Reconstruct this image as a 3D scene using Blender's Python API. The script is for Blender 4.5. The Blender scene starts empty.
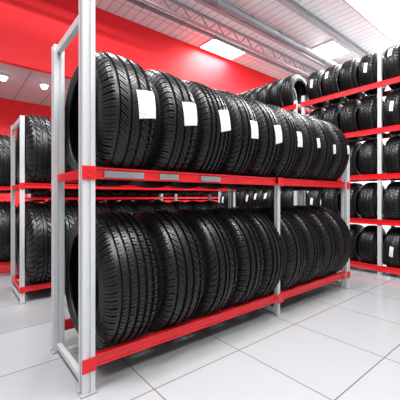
import bpy, math, random
from mathutils import Vector, Matrix
random.seed(7)
scene=bpy.context.scene
COL=scene.collection
scene.view_settings.view_transform='Standard'
scene.view_settings.look='None'

# ---------------- materials ----------------
def mat(name,color,rough=.5,metal=0,spec=.5,emit=None,estr=0,noise=0,bump=0,nscale=40):
    m=bpy.data.materials.new(name); m.use_nodes=True
    nt=m.node_tree; b=nt.nodes['Principled BSDF']
    b.inputs['Base Color'].default_value=(*color,1)
    b.inputs['Roughness'].default_value=rough
    b.inputs['Metallic'].default_value=metal
    b.inputs['Specular IOR Level'].default_value=spec
    if emit:
        b.inputs['Emission Color'].default_value=(*emit,1); b.inputs['Emission Strength'].default_value=estr
    if noise or bump:
        tc=nt.nodes.new('ShaderNodeTexCoord'); n=nt.nodes.new('ShaderNodeTexNoise')
        n.inputs['Scale'].default_value=nscale; n.inputs['Detail'].default_value=4
        nt.links.new(tc.outputs['Object'],n.inputs['Vector'])
        if noise:
            r=nt.nodes.new('ShaderNodeValToRGB')
            r.color_ramp.elements[0].color=(*[c*(1-noise) for c in color],1)
            r.color_ramp.elements[1].color=(*[min(1,c*(1+noise)) for c in color],1)
            nt.links.new(n.outputs['Fac'],r.inputs['Fac']); nt.links.new(r.outputs['Color'],b.inputs['Base Color'])
        if bump:
            bm=nt.nodes.new('ShaderNodeBump'); bm.inputs['Strength'].default_value=bump; bm.inputs['Distance'].default_value=.004
            nt.links.new(n.outputs['Fac'],bm.inputs['Height']); nt.links.new(bm.outputs['Normal'],b.inputs['Normal'])
    return m
M_side=mat('rubber_sidewall',(.010,.010,.0105),.42,spec=.5,noise=.25,nscale=25)
M_tread=mat('rubber_tread',(.0052,.0052,.0057),.36,spec=.42,noise=.3,nscale=60)
M_post=mat('post_paint',(.56,.57,.58),.35,noise=.04)
M_red=mat('beam_red',(.66,.008,.014),.32,noise=.05)
M_wallred=mat('wall_red',(.90,.010,.018),.6,noise=.02,nscale=2)
M_white=mat('wall_white',(.80,.80,.81),.7,noise=.02,nscale=3)
M_beamgrey=mat('beam_grey',(.34,.36,.38),.5,noise=.03,nscale=3)
M_foot=mat('foot_grey',(.30,.30,.31),.4,noise=.05)
M_duct=mat('duct_grey',(.20,.21,.23),.4,metal=.3,noise=.05)
M_lamp=mat('lamp_glow',(1,1,1),.5,emit=(1,.98,.95),estr=10)
M_holder=mat('holder_grey',(.25,.23,.24),.35,noise=.25,nscale=14)

def label_mat():
    m=bpy.data.materials.new('paper_label'); m.use_nodes=True
    nt=m.node_tree; b=nt.nodes['Principled BSDF']; b.inputs['Roughness'].default_value=.55
    tc=nt.nodes.new('ShaderNodeTexCoord'); n=nt.nodes.new('ShaderNodeTexWave'); n.bands_direction='Z'
    n.inputs['Scale'].default_value=16; n.inputs['Distortion'].default_value=6; n.inputs['Detail Scale'].default_value=9
    r=nt.nodes.new('ShaderNodeValToRGB')
    r.color_ramp.elements[0].color=(.42,.43,.45,1); r.color_ramp.elements[1].color=(.74,.74,.75,1); r.color_ramp.elements[1].position=.28
    nt.links.new(tc.outputs['Object'],n.inputs['Vector']); nt.links.new(n.outputs['Fac'],r.inputs['Fac'])
    nt.links.new(r.outputs['Color'],b.inputs['Base Color'])
    return m
M_label=label_mat()

def grid_mat(name,c1,c2,mortar,size,msize,rough,loc=(0,0,0)):
    m=bpy.data.materials.new(name); m.use_nodes=True
    nt=m.node_tree; b=nt.nodes['Principled BSDF']; b.inputs['Roughness'].default_value=rough
    tc=nt.nodes.new('ShaderNodeTexCoord'); mp=nt.nodes.new('ShaderNodeMapping')
    mp.inputs['Location'].default_value=loc
    br=nt.nodes.new('ShaderNodeTexBrick'); br.offset=0; br.squash=1
    br.inputs['Scale'].default_value=1; br.inputs['Brick Width'].default_value=size[0]; br.inputs['Row Height'].default_value=size[1]
    br.inputs['Mortar Size'].default_value=msize; br.inputs['Mortar Smooth'].default_value=.1
    br.inputs['Color1'].default_value=(*c1,1); br.inputs['Color2'].default_value=(*c2,1); br.inputs['Mortar'].default_value=(*mortar,1)
    nt.links.new(tc.outputs['Object'],mp.inputs['Vector']); nt.links.new(mp.outputs['Vector'],br.inputs['Vector'])
    nt.links.new(br.outputs['Color'],b.inputs['Base Color'])
    return m
M_floor=grid_mat('floor_tile',(.335,.342,.352),(.315,.322,.332),(.12,.12,.125),(.6,.6),.0035,.18,loc=(-.17,-.10,0))
M_ceil=grid_mat('ceiling_tile',(.50,.51,.53),(.47,.48,.50),(.28,.29,.31),(.6,1.2),.015,.8)
M_deck=grid_mat('ceiling_deck',(.78,.79,.81),(.72,.74,.76),(.42,.43,.46),(.20,1.5),.012,.6)

# ---------------- mesh helpers ----------------
def mkobj(name,verts,faces,m,parent=None,loc=(0,0,0),smooth=False):
    me=bpy.data.meshes.new(name); me.from_pydata(verts,[],faces); me.materials.append(m)
    if smooth:
        for p in me.polygons: p.use_smooth=True
    me.update()
    o=bpy.data.objects.new(name,me); COL.objects.link(o); o.location=loc
    if parent: o.parent=parent
    return o
def boxdata(x0,x1,y0,y1,z0,z1):
    v=[(x0,y0,z0),(x1,y0,z0),(x1,y1,z0),(x0,y1,z0),(x0,y0,z1),(x1,y0,z1),(x1,y1,z1),(x0,y1,z1)]
    f=[(0,3,2,1),(4,5,6,7),(0,1,5,4),(1,2,6,5),(2,3,7,6),(3,0,4,7)]
    return v,f
def boxes(name,lst,m,parent=None,bev=0,loc=(0,0,0)):
    V=[];F=[]
    for b in lst:
        v,f=boxdata(*b); n=len(V); V+=v; F+=[tuple(i+n for i in q) for q in f]
    o=mkobj(name,V,F,m,parent,loc)
    if bev:
        md=o.modifiers.new('bevel','BEVEL'); md.width=bev; md.segments=2; md.limit_method='ANGLE'
    return o
def extrude_poly(name,poly,axis,a,b,m,parent=None):
    n=len(poly); V=[]
    for t in (a,b):
        for p in poly:
            V.append((p[0],p[1],t) if axis=='z' else (t,p[0],p[1]))
    F=[tuple(range(n))[::-1],tuple(range(n,2*n))]
    for i in range(n):
        j=(i+1)%n; F.append((i,j,n+j,n+i))
    return mkobj(name,V,F,m,parent)
def tag(o,label,cat,group=None,kind=None):
    o['label']=label; o['category']=cat
    if group: o['group']=group
    if kind: o['kind']=kind
def empty(name,loc,rz=0):
    e=bpy.data.objects.new(name,None); e.empty_display_size=.1; COL.objects.link(e)
    e.location=loc; e.rotation_euler=(0,0,rz); return e

# ---------------- tires ----------------
def make_tire_meshes(key,R,W,variant,pitches,hi,rin=.675):
    h=W/2; Rin=rin*R; k=R/.37
    def crown(u):
        u=abs(u); d=.010*k*(u/.66)**2
        if u>.66: d+=.042*k*((u-.66)/.27)**2.1
        return R-d
    H=R-Rin
    gd=.015*k
    half=[(0,crown(0)-gd-.003*k),(.35,crown(.35)-gd-.003*k),(.6,crown(.6)-gd-.003*k),(.75,crown(.75)-gd-.003*k),(.86,crown(.86)-gd-.003*k),
          (.935,crown(.93)-.004),(.955,R-.070*k),(.962,R-.075*k),(.975,R-.077*k),(.992,R-H*.67),(1.0,R-H*.70),(.995,R-H*.73),(.98,R-H*.74),
          (.975,R-H*.79),(.96,R-H*.83),(.968,R-H*.845),(.968,R-H*.865),(.95,R-H*.875),(.93,R-H*.94),(.91,R-H*.985),(.89,Rin),(.80,Rin+.001),
          (.79,Rin+.012*k),(.84,Rin+.03*k),(.90,R-H*.66),(.84,R-.072*k),(.6,R-.038*k),(0,R-.030*k)]
    prof=[(u*h,r) for u,r in half]
    prof=prof+[(-x,r) for x,r in reversed(prof[1:-1])]
    n=96 if hi else 48
    V=[];F=[]
    P=len(prof)
    for i in range(n):
        a=2*math.pi*i/n; c,s=math.cos(a),math.sin(a)
        for x,r in prof: V.append((x,r*c,r*s))
    for i in range(n):
        i2=(i+1)%n
        for j in range(P):
            j2=(j+1)%P
            F.append((i*P+j,i*P+j2,i2*P+j2,i2*P+j))
    me=bpy.data.meshes.new('tire_casing_'+key); me.from_pydata(V,[],F); me.materials.append(M_side)
    for p in me.polygons: p.use_smooth=True
    me.update()
    if variant==0: ribs=[(-.93,-.57),(-.44,-.17),(-.06,.06),(.17,.44),(.57,.93)]
    elif variant==1: ribs=[(-.93,-.60),(-.48,-.23),(-.11,.11),(.23,.48),(.60,.93)]
    elif variant==2: ribs=[(-.93,-.50),(-.37,-.08),(.05,.33),(.46,.93)]
    else: ribs=[(-.93,-.60),(-.48,-.34),(-.22,-.06),(.06,.22),(.34,.48),(.60,.93)]
    cols=[]
    e=.012
    for ri,(a,b) in enumerate(ribs):
        first=ri==0; last=ri==len(ribs)-1
        L=[]
        if not first: L.append((a,1,ri))
        L.append((a+(0 if first else e),0,ri))
        nn=6 if (first or last) else 3
        if not hi: nn=max(1,nn-2)
        for q in range(1,nn): L.append((a+(b-a)*q/nn,0,ri))
        L.append((b-(0 if last else e),0,ri))
        if not last: L.append((b,1,ri))
        cols+=L
    pitch=2*math.pi/pitches
    if hi: pat=[(0,0,0),(.05,1,0),(.23,1,0),(.28,0,0),(.60,0,0),(.62,0,1),(.68,0,1),(.70,0,0)]
    else: pat=[(0,0,0),(.04,1,0),(.28,1,0),(.32,0,0)]
    def shift(u,ri):
        a,b=ribs[ri]; cu=(a+b)/2
        if variant==0: return .30*abs(u)**1.1+(.35*pitch if u>0 else 0)
        if variant==1: 
            if ri in(0,4): return .10*abs(u)
            return (.40*(u-cu))*(1 if ri%2 else -1)+ri*.35*pitch
        if variant==2: return .24*math.sin(u*2.4)+ri*.4*pitch
        return .10*abs(u)+ri*.35*pitch
    def ribdepth(ri):
        if ri in (0,len(ribs)-1): return 1 if variant<3 else .8
        if variant==0: return .8 if ri!=2 else .0
        if variant==1: return .7 if ri!=2 else .4
        if variant==2: return (1,.7,.8,1)[ri]
        return .5
    V=[];F=[];C=len(cols)
    rows=pitches*len(pat)
    for pi_ in range(pitches):
        for (fr,g,s) in pat:
            for ci,(u,bot,ri) in enumerate(cols):
                th=(pi_+fr)*pitch+shift(u,ri)
                edge=(ci==0 or ci==C-1)
                d=gd if bot else max(g*gd*.95*ribdepth(ri),s*gd*.4)
                if edge: d=min(d,gd*.2)
                r=crown(u)-d
                V.append((u*h,r*math.cos(th),r*math.sin(th)))
    for i in range(rows):
        i2=(i+1)%rows
        for j in range(C-1):
            F.append((i*C+j,i*C+j+1,i2*C+j+1,i2*C+j))
    mt=bpy.data.meshes.new('tire_tread_'+key); mt.from_pydata(V,[],F); mt.materials.append(M_tread); mt.update()
    return dict(casing=me,tread=mt,R=R,W=W,crown=crown)
def label_mesh(key,t,u0,u1,a0,a1,skew=0):
    V=[];F=[];nu=6;na=10
    for lay in (.0012,.0022):
        for i in range(na+1):
            for j in range(nu+1):
                u=u0+(u1-u0)*j/nu; a=a0+(a1-a0)*i/na+skew*(u-u0)
                uu=u-skew*.9*(i/na-.5)
                r=t['crown'](uu)+lay
                V.append((uu*t['W']/2,-r*math.cos(a),r*math.sin(a)))
    N=(na+1)*(nu+1)
    for i in range(na):
        for j in range(nu):
            q=(i*(nu+1)+j,i*(nu+1)+j+1,(i+1)*(nu+1)+j+1,(i+1)*(nu+1)+j)
            F.append(q[::-1]); F.append(tuple(x+N for x in q))
    me=bpy.data.meshes.new('label_'+key); me.from_pydata(V,[],F); me.materials.append(M_label)
    for p in me.polygons: p.use_smooth=True
    me.update(); return me

HU=make_tire_meshes('wideupper',.38,.318,1,60,True)
HI=[make_tire_meshes('upper%d'%v,.374,.266,v,60,True) for v in range(4)]
LW=[.328,.304,.274,.252,.238]
LV=[3,1,0,2,1]
HL=[make_tire_meshes('lower%d'%i,.388,LW[i],LV[i],60,True) for i in range(5)]
HN=[make_tire_meshes('narrow%d'%v,.386,.261,v,60,True) for v in range(4)]
LO=[make_tire_meshes('far%d'%v,.380,.270,v,44,False) for v in range(3)]
LB=[make_tire_meshes('farlarge%d'%v,.410,.270,v,46,False) for v in range(3)]
SM=[make_tire_meshes('small%d'%v,.27,.196,v,38,False,.62) for v in range(3)]
MD=[make_tire_meshes('medium%d'%v,.30,.20,v,40,False,.62) for v in range(3)]
R_=math.radians
LAB_U=[label_mesh('a0',HI[0],-.08,.80,R_(-7),R_(14),.07),
       label_mesh('a1',HI[0],-.04,.82,R_(-7),R_(14),.10),
       label_mesh('a2',HI[0],.03,.80,R_(-6),R_(13),.03),
       label_mesh('a3',HI[0],.16,.78,R_(-5),R_(8),.06),
       label_mesh('a4',HU,.08,.86,R_(-7),R_(15),.08)]
LAB_F=[label_mesh('f%d'%v,LO[v],-.3,.3,R_(0),R_(18)) for v in range(3)]
LAB_S=[label_mesh('s0',SM[0],-.30,.20,R_(5),R_(26),.1),label_mesh('s1',SM[1],-.1,.30,R_(-5),R_(20),-.1),label_mesh('s2',SM[2],-.35,.1,R_(12),R_(34),.05)]

def place_tire(t,loc,rz,lean,label,group,lab=None,la=0):
    o=bpy.data.objects.new('tire',t['casing']); COL.objects.link(o)
    o.location=loc; o.rotation_euler=(0,lean,rz)
    tr=bpy.data.objects.new('tread',t['tread']); COL.objects.link(tr); tr.parent=o
    tr.rotation_euler=(random.uniform(0,6.28),0,0)
    if lab:
        l=bpy.data.objects.new('price_label',lab); COL.objects.link(l); l.parent=o; l['label']='white paper price label'
        l.rotation_euler=(la,0,0)
    tag(o,label,'tire',group)
    return o

# ---------------- racks ----------------
def make_rack(loc,rz,posts,depth,levels,label,bh=.062,pw=.06,bd=.03,sidebar_top=None,holders=(),mw=None,low_rail=True):
    e=empty('tire_rack',loc,rz)
    def post(x,y,top,q):
        g=.006
        s=min(.008,q*.4)
        poly=[(x-q,y-q),(x-s,y-q),(x-s,y-q+g),(x+s,y-q+g),(x+s,y-q),(x+q,y-q),(x+q,y+q),(x-q,y+q),(x-q,y+s),(x-q+g,y+s),(x-q+g,y-s),(x-q,y-s)]
        extrude_poly('post',poly,'z',.008,top,M_post,e)
        w=q+.010
        boxes('foot',[(x-w,x+w,y-w,y+w,0,.008),(x-w+.002,x-w+.009,y-.006,y+.006,.008,.016)],M_foot,e,.0015)
    for i,(x,ft,bt) in enumerate(posts):
        q=pw/2
        if mw and 0<i<len(posts)-1: q=mw/2
        post(x,0,ft,q); post(x,depth,bt,q)
        boxes('side_rail',[(x-.014,x+.014,q,depth-q,.02,.055)],M_post,e,.003)
        if sidebar_top and bt>=sidebar_top: boxes('side_rail',[(x-.014,x+.014,q,depth-q,sidebar_top-.05,sidebar_top-.005)],M_post,e,.003)
    q=pw/2
    for z in levels:
        if low_rail or z>.5:
            for x,ft,bt in (posts[0],posts[-1]):
                o=boxes('side_rail',[(x-.013,x+.013,q,depth-q,z-bh+.002,z-.010)],M_red,e,.003); o['label']='red painted side rail'
        for i in range(len(posts)-1):
            xa=posts[i][0]+q+.001; xb=posts[i+1][0]-q-.001
            for yy,s in ((0,1),(depth,-1)):
                y0=-bd/2*s; y1=bd/2*s
                poly=[(yy+y0,z-bh),(yy+y1,z-bh),(yy+y1,z),(yy+y0,z),(yy+y0,z-.010),(yy+y0+.005*s,z-.013),(yy+y0+.005*s,z-bh+.013),(yy+y0,z-bh+.010)]
                extrude_poly('beam',poly,'x',xa,xb,M_red,e)
        for i,(x,ft,bt) in enumerate(posts):
            lst=[(x-q-.004,x+q+.004,-q-.005,-q-.001,z-bh-.006,z+.003)]
            for dz in (-.014,-bh+.010): lst.append((x-.008,x+.008,-q-.008,-q-.005,z+dz-.004,z+dz+.004))
            boxes('beam_connector',lst,M_red,e,.001)
    for (xa,xb,z) in holders:
        o=boxes('price_holder',[(xa,xb,-bd/2-.006,-bd/2+.003,z-.050,z-.016)],M_holder,e,.001); o['label']='grey plastic price holder strip'
    tag(e,label,'rack','tire racks')
    return e

def rest(R,depth,bd):
    c=depth/2-bd/2+.001
    return math.sqrt(R*R-c*c)
D=.52; BD=.03
X0=.507
Z1,Z2=.172,1.092
make_rack((X0,1.49,0),0,[(0,2.04,1.87),(1.503,1.05,1.05),(2.655,1.38,1.38)],D,[Z1,Z2],'white and red steel rack holding two rows of large tires',sidebar_top=1.87,mw=.032,bd=BD,bh=.058,
   holders=[(.08,.30,Z2),(.40,.53,Z2),(.70,.87,Z2)],low_rail=False)
ZB=.145; ZB2=1.065
RB=(((.48,3.08),(.36,4.36)))
for (xx,yy),lb in zip(RB,('white and red steel tire rack standing beyond the aisle','white and red steel tire rack near the red wall')):
    make_rack((xx,yy,0),0,[(0,1.66,1.66),(2.655,1.38,1.38)],D,[ZB,ZB2],lb,sidebar_top=1.66,bd=BD,pw=.034,bh=.045)

def rr(t): return rest(t['R'],D,BD)+.002
yc=1.49+D/2
kinds=['black tire with v-shaped tread','black tire with zigzag tread','black tire with curved tread','black tire with straight grooves']
place_tire(HU,(.708,yc,Z2+rr(HU)),0,0,'wide black tire with white label, upper shelf','tires on the upper shelf',LAB_U[4])
for i in range(1,9):
    v=[0,2,3,0,1,3,0,1,2][i]
    place_tire(HI[v],(.742+.2745*i,yc,Z2+rr(HI[v])),0,math.radians(.4),kinds[v]+' and white label, upper shelf','tires on the upper shelf',LAB_U[[0,0,1,2,1,2,3,3,3][i]],random.uniform(-.05,.05))
x=.552
for i in range(5):
    v=LV[i]; w_=LW[i]
    place_tire(HL[i],(x+w_/2,yc,Z1+rr(HL[i])),0,0,('wide ' if i<2 else '')+kinds[v]+' on the lower shelf','tires on the lower shelf')
    x+=w_+.0082
for i in range(4):
    v=[0,3,2,1][i]
    place_tire(HN[v],(2.168+.2685*i,yc,Z1+rr(HN[v])),0,0,kinds[v]+' on the lower shelf','tires on the lower shelf')
for n,(xx,yy) in enumerate(RB):
    for lv,z in enumerate((ZB,ZB2)):
        for i in range(9):
            v=(i+lv+n)%3
            T=LO[v] if lv else LB[v]
            place_tire(T,(xx+.160+.282*i,yy+D/2,z+rr(T)),0,0,kinds[v]+' on a rack across the aisle','tires on the racks across the aisle',LAB_F[v] if (lv and i%3==1) else None)

make_rack((1.0,5.75,0),0,[(0,1.3,1.3),(2.6,1.3,1.3),(5.2,1.3,1.3)],D,[.12,.925],'steel rack with large tires below the red wall',bh=.040,pw=.04,bd=BD)
for li,z in enumerate((.12,.925)):
    for b in range(2):
        for i in range(9):
            v=(i+li)%3
            place_tire(LO[v],(1.0+2.6*b+.18+.28*i,5.75+D/2,z+rr(LO[v])),0,0,kinds[v]+' on the rack by the wall','tires on the rack by the wall')

DS=.42
r_s=rest(.27,DS,.04)
RX=4.0
lv=[.11,.665,1.215,1.77,2.325]
for sec,(ys,posts) in enumerate([(4.30,[(0,2.38,2.38),(1.67,2.38,2.38)]),(2.50,[(0,2.42,2.42),(1.03,2.86,2.86),(2.09,2.86,2.86)])]):
    make_rack((RX,ys,0),-math.pi/2,posts,DS,lv,'tall white and red steel rack with five shelves of tires',bh=.062,pw=.04,bd=.04)
    for li,z in enumerate(lv):
        for bi in range(len(posts)-1):
            big=(sec==0 and li==4)
            T=MD if big else SM
            rs=rest(.30,DS,.04) if big else r_s
            xa=posts[bi][0]+.032; xb=posts[bi+1][0]-.032
            n=int((xb-xa)/(.203 if big else .1975)+.02); pitch=(xb-xa)/n
            if pitch<(.201 if big else .1965): n-=1; pitch=(xb-xa)/n
            for i in range(n):
                lx=xa+pitch*(i+.5)
                v=(i+li+bi)%3
                pr=.4 if li>=3 else .2
                lb=LAB_S[v] if (random.random()<pr and not big) else None
                place_tire(T[v],(RX+DS/2,ys-lx,z+rs+.002),-math.pi/2,0,('medium ' if big else 'small ')+kinds[v]+' on a tall shelf','tires on the tall shelves',lb,random.uniform(-.12,.12))

# ---------------- room ----------------
CZ=5.0; WY=6.45; WX=9.5; ZF=3.37; WR=8.9
def struct(o): o['kind']='structure'
struct(boxes('floor',[(-4,WX+.1,-4,WR+.1,-.1,0)],M_floor))
struct(boxes('ceiling',[(-4,WX+.1,-4,WY,CZ,CZ+.1)],M_deck))
struct(boxes('wall_back',[(-4,WX,WY,WY+.12,ZF,CZ+.1)],M_wallred))
struct(boxes('wall_rear',[(-4,WX,WR,WR+.1,0,ZF)],M_wallred))
struct(boxes('ceiling_recess',[(-4,WX,WY+.12,WR+.1,ZF,ZF+.1)],M_ceil))
struct(boxes('wall_right',[(WX,WX+.1,-4,WR+.1,0,CZ+.1)],M_white))

def bar(V,F,p,q,w):
    p=Vector(p);q=Vector(q);d=(q-p).normalized()
    u=d.cross(Vector((0,1,0)));
    if u.length<.1: u=d.cross(Vector((1,0,0)))
    u.normalize(); v=d.cross(u)
    b=len(V)
    for c in (p,q):
        for s,t in ((-1,-1),(1,-1),(1,1),(-1,1)): V.append(tuple(c+u*w*s+v*w*t))
    F+= [(b,b+1,b+2,b+3),(b+7,b+6,b+5,b+4)]+[(b+i,b+4+i,b+4+(i+1)%4,b+(i+1)%4) for i in range(4)]
def truss(y,z1,z0,x0,x1,step):
    V=[];F=[]
    bar(V,F,(x0,y,z1),(x1,y,z1),.022); bar(V,F,(x0,y,z0),(x1,y,z0),.022)
    n=int((x1-x0)/step)
    for i in range(n):
        a=x0+step*i
        bar(V,F,(a,y,z0),(a+step/2,y,z1),.010); bar(V,F,(a+step/2,y,z1),(a+step,y,z0),.010)
    o=mkobj('roof_truss',V,F,M_beamgrey); tag(o,'silver-grey lattice steel truss under the ceiling','truss','roof trusses')
truss(5.2,CZ-.04,CZ-.28,-4,WX,.5)
for i,y in enumerate((4.75,3.7)):
    z=CZ
    o=boxes('ceiling_beam',[(-4,WX,y-.05,y+.05,z-.015,z),(-4,WX,y-.010,y+.010,z-.12,z-.015),(-4,WX,y-.05,y+.05,z-.135,z-.12)],M_beamgrey)
    tag(o,'grey steel beam fixed under the ceiling','beam','ceiling beams')
def pipe(name,y,z,r,x0,x1,lab):
    n=20;V=[];F=[]
    for x in (x0,x1):
        for i in range(n):
            a=2*math.pi*i/n; V.append((x,y+r*math.cos(a),z+r*math.sin(a)))
    for i in range(n): F.append((i,(i+1)%n,n+(i+1)%n,n+i))
    F.append(tuple(range(n))[::-1]); F.append(tuple(range(n,2*n)))
    for k in range(int(x0)+1,int(x1)):
        b=len(V)
        for x in (k-.03,k+.03):
            for i in range(n):
                a=2*math.pi*i/n; V.append((x,y+(r+.012)*math.cos(a),z+(r+.012)*math.sin(a)))
        for i in range(n): F.append((b+i,b+(i+1)%n,b+n+(i+1)%n,b+n+i))
    o=mkobj(name,V,F,M_duct,smooth=False); tag(o,lab,'pipe','ceiling pipes')
pipe('ceiling_pipe',5.55,4.84,.04,-4,WX,'thin grey pipe running below the ceiling')
pipe('ceiling_pipe',4.40,4.76,.08,-4,WX,'round grey duct running below the ceiling')

def panel(x,y,sx,sy,power):
    e=boxes('ceiling_light',[(x-sx/2,x+sx/2,y-sy/2,y+sy/2,CZ-.05,CZ-.001)],M_white)
    d=boxes('light_diffuser',[(x-sx/2+.03,x+sx/2-.03,y-sy/2+.03,y+sy/2-.03,CZ-.058,CZ-.0505)],M_lamp,e)
    tag(e,'glowing rectangular light panel in the white ceiling','light','ceiling lights')
    L=bpy.data.lights.new('panel_lamp','AREA'); L.shape='RECTANGLE'; L.size=sx; L.size_y=sy; L.energy=power; L.color=(.98,.99,1)
    lo=bpy.data.objects.new('panel_lamp',L); COL.objects.link(lo); lo.parent=e; lo.location=(x,y,CZ-.08)
panel(5.75,6.0,1.2,.7,70)
panel(7.6,1.75,3.6,2.4,230)
panel(8.1,4.2,1.0,.6,60)
panel(5.0,1.6,1.2,.6,110)
panel(2.2,0.3,2.4,.7,200)
panel(-.4,1.2,2.0,.7,190)
panel(.8,-1.8,2.4,.8,170)  # added panel behind the camera, unseen, gives soft fill
panel(2.2,4.2-.05,1.2,.2,110)  # added above the view to brighten the red wall, no known fixture
panel(-.3,4.2-.05,1.2,.2,115)  # likewise added out of view, lifts the left part of the red wall
for x in (.79,1.54,2.3,3.1,3.9,4.7):
    n=20;V=[];F=[]
    for r,z in ((.09,ZF),(.09,ZF-.04),(.07,ZF-.04),(.07,ZF-.02)):
        for i in range(n):
            a=2*math.pi*i/n; V.append((x+r*math.cos(a),7.2+r*math.sin(a),z))
    for k in range(3):
        for i in range(n): F.append((k*n+i,k*n+(i+1)%n,(k+1)*n+(i+1)%n,(k+1)*n+i))
    F.append(tuple(range(n)))
    s=mkobj('ceiling_spotlight',V,F,M_white)
    V=[];F=[]
    prof=[(.068,ZF-.025),(.068,ZF-.05),(.060,ZF-.085),(.040,ZF-.11),(.012,ZF-.12)]
    for r,z in prof:
        for i in range(n):
            a=2*math.pi*i/n; V.append((x+r*math.cos(a),7.2+r*math.sin(a),z))
    for k in range(len(prof)-1):
        for i in range(n): F.append((k*n+i,k*n+(i+1)%n,(k+1)*n+(i+1)%n,(k+1)*n+i))
    F.append(tuple(range(n))); F.append(tuple(range((len(prof)-1)*n,len(prof)*n)))
    b=mkobj('bulb',V,F,M_lamp,s)
    tag(s,'round white spotlight mounted in the recess ceiling','light','spotlights')
    L=bpy.data.lights.new('spot_lamp','SPOT'); L.energy=100; L.shadow_soft_size=.05; L.spot_size=R_(150); L.spot_blend=.8
    L.specular_factor=.1
    lo=bpy.data.objects.new('spot_lamp',L); COL.objects.link(lo); lo.parent=s; lo.location=(x,7.2,ZF-.14)

w=bpy.data.worlds.new('world'); scene.world=w; w.use_nodes=True
bg=w.node_tree.nodes['Background']; bg.inputs['Color'].default_value=(.95,.97,1,1); bg.inputs['Strength'].default_value=.55

cam=bpy.data.cameras.new('cam'); co=bpy.data.objects.new('cam',cam); COL.objects.link(co)
cam.sensor_width=36; cam.lens=27.36; cam.shift_y=-.01
co.location=(0,0,.95); co.rotation_euler=(math.pi/2,0,-math.asin(.632))
scene.camera=co
